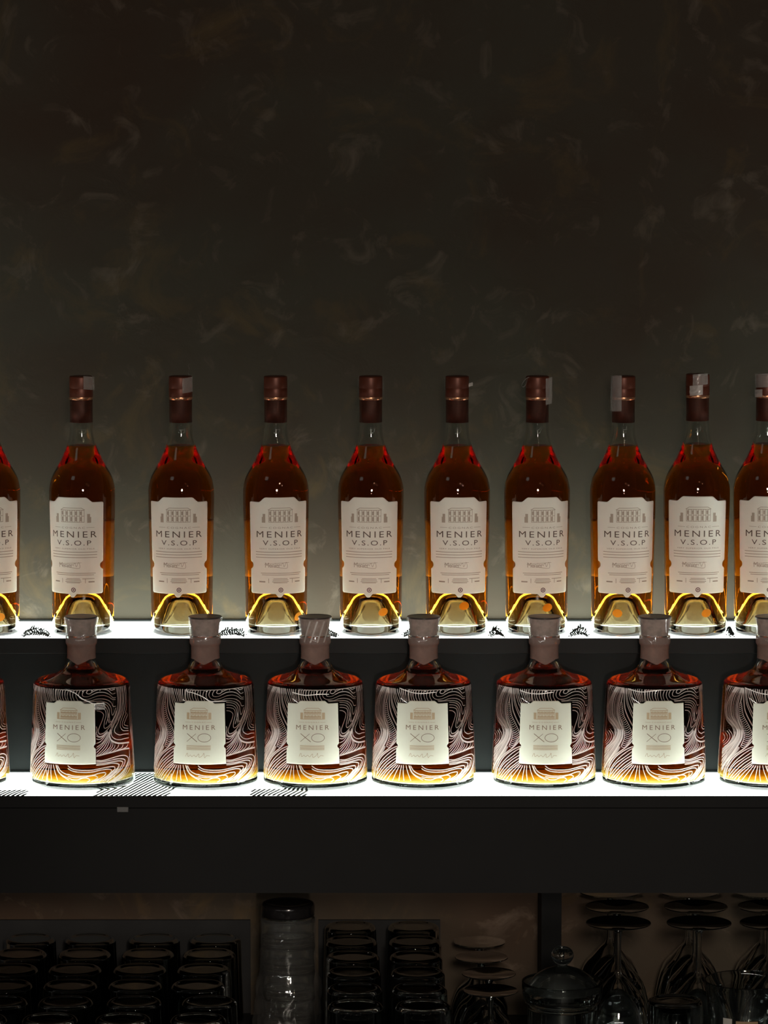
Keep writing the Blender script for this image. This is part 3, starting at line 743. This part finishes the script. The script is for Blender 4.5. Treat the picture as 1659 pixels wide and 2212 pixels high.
for i, (px, beta, lab) in enumerate(XS):
    p = onY(px, 1690, YX); view = math.atan2(p.x - CAM.x, p.y - CAM.y)
    t = thing('squat_cognac_decanter', lab, 'bottle', (p.x, YX, ZL + 0.0002), math.radians(beta) - view, 'squat cognac decanters on the lower step')
    link('glass', me_xglass, None, t); link('liquid', me_xliq, None, t)
    fb = link('glow_diffuser', me_diffuser, None, t); fb['label'] = 'diffuser disc added in the liquor for its yellow glow'
    c = link('stopper', me_cork, None, t); ct = link('stopper_top', me_corktop, None, c); ct['label'] = 'dark glossy stopper disc'
    link('shrink_sleeve', me_sleeve, None, t); s = link('neck_seal', me_seal, None, t); s['label'] = 'dusty pink paper neck seal with a pointed end'
    bl = link('back_label', me_xback, None, t); bl['label'] = 'plain rear paper added for amber glow in the liquor'
    l = link('label', me_xlabel, None, t); stuff(link('lettering', me_xp1, None, l)); stuff(link('fine_print', me_xp2, None, l))
    sw = stuff(link('swirl_print', me_swirl, None, t)); sw['label'] = 'white flowing line pattern printed on the glass'
    tr = GLINT_PTS.get(i)
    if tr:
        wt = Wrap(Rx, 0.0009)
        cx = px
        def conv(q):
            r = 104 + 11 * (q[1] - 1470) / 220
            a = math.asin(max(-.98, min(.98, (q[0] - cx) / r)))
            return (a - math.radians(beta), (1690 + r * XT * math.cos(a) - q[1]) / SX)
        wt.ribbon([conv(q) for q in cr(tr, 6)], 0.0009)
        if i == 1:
            a, b = conv((204, 1532)), conv((228, 1515)); wq = Wrap(Rx, 0.0008); wq.rect(a[0], b[0], a[1], b[1], 4); tb_ = link('glint_and_tab', wq.mesh('tab'), film('clear_tab', (0.8, 0.78, 0.76), 0.65, 0.2, 0.2), t); tb_['label'] = 'square clear tab at the label corner'
        tp = link('glint_and_tab', wt.mesh('tape'), M_glint, t); tp['label'] = 'thin white line painted as a glint across the shoulder'
    if i == 3:
        for k in range(4):
            a0 = -40 + k * 24
            v, f = [], []
            for j in range(9):
                tt = j / 8; a = math.radians(a0 + 26 * (1 - tt)); z = 0.161 + 0.023 * (1 - tt) * 1.0
                z = 0.160 + 0.024 * tt; a = math.radians(a0 + 24 * tt)
                r_ = 0.0185 + 0.0012 * tt
                for da in (0, 0.10): v.append((r_ * math.sin(a + da), -r_ * math.cos(a + da), z))
            f = [(2 * j, 2 * j + 1, 2 * j + 3, 2 * j + 2) for j in range(8)]
            s = link('film_crease', mesh('crease', v, f), M_strip2, t)

# ------------------------------------------------------------------ black mesh liner scraps under the bottles
def net_flat(x0, x1, y0, y1, z, lab, ang=0.30, pitch=0.0054, wdt=0.0028):
    bm_v, bm_f = [], []
    nst = int((x1 - x0 + (y1 - y0)) / pitch) + 2
    for k in range(nst):
        xs = x0 + k * pitch - (y1 - y0) * ang
        prev = None
        for j in range(7):
            t = j / 6; y = y0 + (y1 - y0) * t; x = xs + (y1 - y0) * ang * t
            if x < x0 or x > x1: prev = None; continue
            h = z + 0.0008 + 0.0012 * (0.5 + 0.5 * math.sin(x * 90)) * (0.4 + 0.6 * math.sin(y * 60) ** 2)
            b = len(bm_v)
            bm_v += [(x - wdt / 2, y, h), (x + wdt / 2, y, h), (x + wdt / 2, y, h - 0.0007), (x - wdt / 2, y, h - 0.0007)]
            if prev is not None:
                for a, c_ in ((0, 1), (1, 2), (2, 3), (3, 0)): bm_f.append((prev + a, prev + c_, b + c_, b + a))
            prev = b
    o = link('mesh_liner', mesh('liner', bm_v, bm_f, False), M_net)
    o['kind'] = 'stuff'
    return tag(o, lab, 'shelf liner')
for a, b, ya, yb, lab in ((-60, 75, -0.192, -0.155, 'black striped mesh liner scrap at the left end of the lower lit step'),
                          (215, 385, -0.194, -0.052, 'black striped mesh liner between the two leftmost full decanters'),
                          (545, 668, -0.190, -0.150, 'small black mesh liner scrap under the decanter with creased stopper film')):
    net_flat(onY(a, 1700, YX).x, onY(b, 1700, YX).x, ya, yb, ZL, lab)
def net_lump(px0, px1, hpx, lab, seed, y0=-0.0418, y1=-0.017):
    xa_, xb_ = onY(px0, 1370, -0.03).x, onY(px1, 1370, -0.03).x
    v, f = [], []
    nx = max(10, int((xb_ - xa_) / 0.0022)); ny = 14
    def hh(u, t):
        return 0.0010 + hpx * 0.0011 * (math.sin(PI * u) ** 0.6) * (0.35 + 0.65 * t) * (0.55 + 0.75 * abs(noise.noise(Vector((u * 5 + seed, t * 3, seed)))))
    for i in range(nx):
        for t0 in range(2):
            pass
    # two crossing sets of ribs
    for i in range(nx + 1):
        prev = None
        for j in range(ny + 1):
            u, t = i / nx, j / ny
            x = xa_ + (xb_ - xa_) * u + 0.002 * math.sin(t * 6 + seed); y = y0 + (y1 - y0) * t; h = ZU + hh(u, t)
            b = len(v); v += [(x - 0.0009, y, h), (x + 0.0009, y, h), (x, y, h - 0.0004)]
            if prev is not None: f += [(prev, prev + 1, b + 1, b), (prev + 1, prev + 2, b + 2, b + 1), (prev + 2, prev, b, b + 2)]
            prev = b
    for j in range(ny + 1):
        prev = None
        for i in range(nx + 1):
            u, t = i / nx, j / ny
            x = xa_ + (xb_ - xa_) * u; y = y0 + (y1 - y0) * t; h = ZU + hh(u, t) + 0.0003
            b = len(v); v += [(x, y - 0.0008, h), (x, y + 0.0008, h), (x, y, h - 0.0004)]
            if prev is not None: f += [(prev, b, b + 1, prev + 1), (prev + 1, b + 1, b + 2, prev + 2), (prev + 2, b + 2, b, prev)]
            prev = b
    o = link('mesh_liner', mesh('liner', v, f, False), M_net); o['kind'] = 'stuff'
    return tag(o, lab, 'shelf liner')
for k, (a, b, h, lab) in enumerate(((50, 106, 10, 'crumpled black mesh liner beside the leftmost cut-off tall bottle'),
                                    (470, 528, 10, 'crumpled black mesh liner left of the clean-capped tall bottle'),
                                    (672, 728, 7, 'low crumpled black mesh liner right of the clean-capped tall bottle'),
                                    (872, 912, 6, 'small black mesh liner scrap left of the bright-scrap bottle'),
                                    (1059, 1086, 11, 'narrow ridge of black mesh liner left of the film-loop bottle'),
                                    (1232, 1270, 13, 'peaked black mesh liner scrap right of the film-loop bottle'),
                                    (1416, 1428, 5, 'sliver of black mesh liner between two tall bottles near the right'),
                                    (1574, 1582, 12, 'black mesh liner scrap wedged before the cut-off right bottle'))):
    net_lump(a, b, h, lab, k * 1.7 + 0.5)

# ------------------------------------------------------------------ glassware under the shelf
HT = 0.098
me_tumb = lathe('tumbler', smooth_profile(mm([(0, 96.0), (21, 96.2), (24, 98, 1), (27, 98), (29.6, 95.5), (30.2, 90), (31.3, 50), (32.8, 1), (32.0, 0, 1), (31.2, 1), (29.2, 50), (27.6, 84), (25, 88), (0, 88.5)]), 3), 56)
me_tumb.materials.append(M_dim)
ORD = ['nearest the wall', 'second from the wall', 'third from the wall', 'fourth from the wall', 'fifth from the wall', 'nearest the viewer']
def put(name, me, x, y, z, lab, cat, grp=None, s=1.0, sz=None):
    o = link(name, me); o.location = (x, y, z); o.scale = (s, s, sz or s)
    return tag(o, lab, cat, grp)
def xat(px, Y, Z):
    py = 1106 + F * 0
    # column position at a given depth: solve on the horizontal plane
    k = (Y - CAM.y) * _f.y + (Z - CAM.z) * _f.z
    return (px - W / 2) / F * k
colL = [[65, 195, 333, 465], [45, 183, 320, 452], [25, 162, 302, 440], [12, 152, 292, 428], [0, 142, 290, 452], [-45, 108, 266, 428]]
COLN = ['leftmost column', 'second column from the left', 'third column from the left', 'column beside the wrapped stack']
for r in range(6):
    Y = 0.0515 - 0.0760 * r
    for c in range(4):
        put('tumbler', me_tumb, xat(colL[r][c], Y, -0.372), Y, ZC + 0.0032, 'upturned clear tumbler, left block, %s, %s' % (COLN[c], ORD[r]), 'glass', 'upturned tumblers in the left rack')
COLR = ['column beside the wrapped stack', 'its right-hand column']
for r in range(6):
    Y = 0.0515 - 0.0760 * r
    for c in range(2):
        px = [[757, 893], [758, 896], [762, 898], [764, 902], [766, 906], [768, 914]][r][c]
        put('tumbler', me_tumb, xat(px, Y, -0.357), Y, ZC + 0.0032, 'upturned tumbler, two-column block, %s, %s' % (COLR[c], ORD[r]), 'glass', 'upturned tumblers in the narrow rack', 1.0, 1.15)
for px0, px1, la, lb_ in ((-130, 541, 'wide thin black mat under the left block of upturned tumblers', 'long low black panel behind the left block of upturned tumblers'),
                          (688, 951, 'narrow black mat under the two-column block of upturned tumblers', 'short low black panel behind the two-column block of upturned tumblers')):
    x0, x1 = xat(px0, YW - 0.005, -0.355), xat(px1, YW - 0.005, -0.355)
    tag(box('bar_mat', x0, x1, -0.40, YW - 0.0085, ZC + 0.0002, ZC + 0.003, M_crate), la, 'mat')
    tag(box('back_panel', x0, x1, YW - 0.0082, YW - 0.0043, ZC + 0.0002, -0.3555, M_crate), lb_, 'panel')

def stem_mesh(name, h, rf, rs, bowl):
    """upturned stemmed glass: foot on top"""
    p = [(0, h - 3.2), (rf * 0.35, h - 2.6), (rf * 0.9, h - 0.6), (rf, h, 1), (rf * 1.01, h - 1.0, 1), (rf * 0.75, h - 3.6), (rf * 0.3, h - 6), (rs, h - 12), (rs * 0.8, h - 0.25 * h), (rs, h - 0.36 * h), (rs * 2.4, h - 0.40 * h)]
    out = [(r, z * (h * 0.58)) for r, z in bowl]
    p += out
    inn = [(max(r - 1.2, 0), z * (h * 0.58) - (1.4 if z > 0.5 else 0)) for r, z in reversed(bowl)]
    p += [(bowl[-1][0] - 0.6, 0.0, 1)] + inn + [(0, h * 0.58 - 2.5)]
    m = lathe(name, smooth_profile(mm(p), 3), 56); m.materials.append(M_tumb); return m
bw = [(18, 0.94), (30, 0.78), (37, 0.5), (38.5, 0.3), (36, 0.02)]
me_goblet = stem_mesh('goblet', 160.0, 36.0, 4.2, bw)
bs = [(14, 0.93), (25, 0.75), (31, 0.5), (33, 0.3), (31.5, 0.02)]
me_sherry = stem_mesh('sherry', 98.0, 30.0, 3.8, bs)
DEP = ['against the wall', 'in the middle of its column', 'at the front of its column']
for r, Y in enumerate((0.036, -0.046, -0.130)):
    for c, px in enumerate(([1318, 1489, 1650], [1333, 1503, 1662], [1336, 1510, 1668])[r]):
        put('wine_glass', me_goblet, xat(px, Y, -0.31), Y, ZC + 0.0005,
            'upturned stemmed glass, %s, %s' % (['column right of the support post', 'middle column of the tall stemmed glasses', 'column at the right edge'][c], DEP[r]), 'glass', 'tall upturned stemmed glasses')
for r, (px, Y) in enumerate(((1036, 0.045), (1040, -0.032), (1056, -0.112), (1060, -0.192))):
    put('stemmed_glass', me_sherry, xat(px, Y, -0.37), Y, ZC + 0.0005, 'short upturned stemmed glass beside the knobbed jar, %s' % ['furthest back', 'second from the back', 'third from the back', 'nearest'][r], 'glass', 'short upturned stemmed glasses')

# lidded jar
YJ = -0.255
pr = onY(1215, 2119, YJ)
t = thing('glass_jar', 'clear round jar with a domed lid and ball knob, in front of the support post', 'jar', (pr.x, YJ, ZC + 0.0003))
hj = (pr.z - ZC) * 1000
me = lathe('jar', smooth_profile(mm([(0, 0), (34, 0), (37, 3), (38, 20), (38, hj - 30), (38.5, hj - 24, 1), (41, hj - 22), (43.5, hj - 12), (44, hj, 1), (42.8, hj + 0.5, 1), (42, hj - 8), (40, hj - 18), (36, hj - 22), (35.5, 20), (33, 6), (0, 5)]), 3), 72)
link('jar_body', me, M_tumb, t)
ld = lathe('lid', smooth_profile(mm([(41.3, hj - 10, 1), (41.4, hj - 8.6, 1), (37, hj - 3), (30, hj + 5), (20, hj + 11.5), (10, hj + 15), (6.0, hj + 16.5), (5.2, hj + 18), (9, hj + 21), (12, hj + 27), (10.8, hj + 33), (6, hj + 37), (0, hj + 37.8)]), 4), 72)
lo = link('lid', ld, M_tumb, t)
ri = lathe('lid_in', smooth_profile(mm([(41.2, hj - 10), (36.5, hj - 5.5), (29, hj + 2.6), (19, hj + 9), (9, hj + 12.4), (0, hj + 13)]), 3), 60)
link('lid_lining', ri, M_tumb, lo)
# second open jar
YJ2 = -0.262
pr = onY(1612, 2117, YJ2); hj = (pr.z - ZC) * 1000
t = thing('open_glass_jar', 'wide open clear jar with a small printed label, bottom right corner', 'jar', (pr.x, YJ2, ZC + 0.0003))
me = lathe('jar2', smooth_profile(mm([(0, 0), (36, 0), (39, 4), (40, 25), (40.5, hj - 45), (42, hj - 25), (45, hj - 3), (45.5, hj, 1), (44.2, hj + 0.4, 1), (43.0, hj - 5), (40, hj - 26), (38, hj - 46), (37.5, 22), (34, 7), (0, 6)]), 3), 72)
link('jar_body', me, M_tumb, t)
def cyl_rect(name, R, a0, a1, z0, z1):
    v, f = [], []
    for k in range(13):
        a = a0 + (a1 - a0) * k / 12
        for z in (z0, z1): v.append((R * math.sin(a), -R * math.cos(a), z))
    return mesh(name, v, [(2 * k, 2 * k + 2, 2 * k + 3, 2 * k + 1) for k in range(12)], True)
zl = (onY(1600, 2196, YJ2 - 0.041).z - ZC)
s_ = link('jar_label', cyl_rect('jl', 0.0413, -0.36, 0.22, zl - 0.04, zl - 0.006), princ('tan_label', (0.30, 0.20, 0.11), 0.5), t)
s2 = link('label_patch', cyl_rect('jl2', 0.0417, -0.72, -0.46, zl - 0.04, zl - 0.004), princ('white_label', (0.45, 0.43, 0.39), 0.5), t); s2['label'] = 'white patch beside the tan label'
put('tumbler', me_tumb, xat(1458, -0.235, -0.38), -0.235, ZC + 0.0005, 'upturned clear tumbler between the lidded jar and the open jar', 'glass')

# film wrapped stack
YS = -0.055
pc = onY(622, 1950, YS); hs = (pc.z - ZC)
t = thing('wrapped_glass_stack', 'stack of glasses wrapped in crinkled clear film, topped with a black lid', 'glass stack', (pc.x, YS, ZC + 0.0004))
lidm = lathe('blk', smooth_profile(mm([(0, 0), (29.5, 0, 1), (30.2, 1, 1), (30.4, 8), (30.0, 12.5), (28.2, 14.6), (25, 15.0, 1), (24, 14.2, 1), (0, 14.2)]), 3), 64)
o = link('lid', lidm, M_lid, t); o.location.z = hs - 0.0145; o['label'] = 'glossy black round lid'
n = 5; hh = (hs - 0.0165) / n
cup = lathe('cup', smooth_profile(mm([(0, 4), (22, 4), (26, 0.2, 1), (29.5, 0.2), (30.3, 3), (29.3, hh * 1000 * 0.5), (30.8, hh * 1000 - 4), (30.0, hh * 1000 - 0.6, 1), (28.6, hh * 1000 - 0.6, 1), (27.4, hh * 1000 * 0.5), (26, 8), (0, 7)]), 3), 48)
for k in range(n):
    o = link('cup', cup, M_tumb, t); o.location.z = k * hh
def filmw():
    v, f = [], []; nz, na = 110, 120
    for j in range(nz + 1):
        z = (hs - 0.016) * j / nz
        for i in range(na):
            a = 2 * PI * i / na
            q = Vector((math.cos(a) * 1.6, math.sin(a) * 1.6, z * 26))
            low = 1 - sstep(hs - 0.10, hs - 0.075, z)
            r = 0.0312 + 0.0062 * low + (0.0008 + 0.0022 * low) * noise.noise(q) * 1.6 + (0.0005 + 0.0016 * low) * abs(noise.noise(q * 2.7)) * 1.5
            v.append((max(r, 0.0311) * math.cos(a), max(r, 0.0311) * math.sin(a), z + 0.0002))
    for j in range(nz):
        for i in range(na):
            k = j * na + i; k2 = j * na + (i + 1) % na; f.append((k, k2, k2 + na, k + na))
    return mesh('wrap', v, f, True)
M_wrap = film('crinkled_wrap', (0.5, 0.48, 0.45), 0.72, 0.07, 0.75)
link('film_wrap', filmw(), M_wrap, t)

# ------------------------------------------------------------------ room lamps behind the viewer (seen only as glints)
ML = emis('warm_lamp', (1.0, 0.78, 0.50), 90.0); MLw = emis('white_lamp', (1.0, 0.96, 0.9), 70.0)
def lamp(x, y, z, r, mat, lab):
    t = thing('pendant_lamp', lab, 'lamp', (x, y, z))
    bm = bmesh.new(); bmesh.ops.create_uvsphere(bm, u_segments=20, v_segments=12, radius=r)
    m = bpy.data.meshes.new('bulb'); bm.to_mesh(m); bm.free(); link('bulb', m, mat, t)
    link('cord', lathe('cord', mm([(0, r * 1000), (2.5, r * 1000), (2.5, 900), (0, 900)]), 8), M_black, t)
lamp(0.55, -2.3, 1.25, 0.035, ML, 'warm globe pendant behind the viewer, nearer the right wall')
lamp(1.1, -2.6, 1.15, 0.03, MLw, 'white globe pendant behind the viewer, furthest right')
# unseen counter and lit strip, added only to give glints in the bottles
t = thing('glint_counter', 'black counter out of view, added to hold a lit strip for bottle glints', 'counter', (0, -1.75, -1.35))
def bb(n, *a, **k):
    o = box(n, *a, **k); o.parent = t; o.location = (0, 1.75, 1.35); return o
bb('top', -2.1, 1.6, -2.1, -1.45, -0.19, -0.14, M_black)
bb('base', -2.0, 1.5, -2.0, -1.55, -1.35, -0.1905, M_black)
o = bb('glint_strip', -1.9, 0.62, -1.4495, -1.445, -0.160, -0.152, emis('white_glint_strip', (1, 0.97, 0.93), 22.0)); o['label'] = 'thin white strip added for glints'
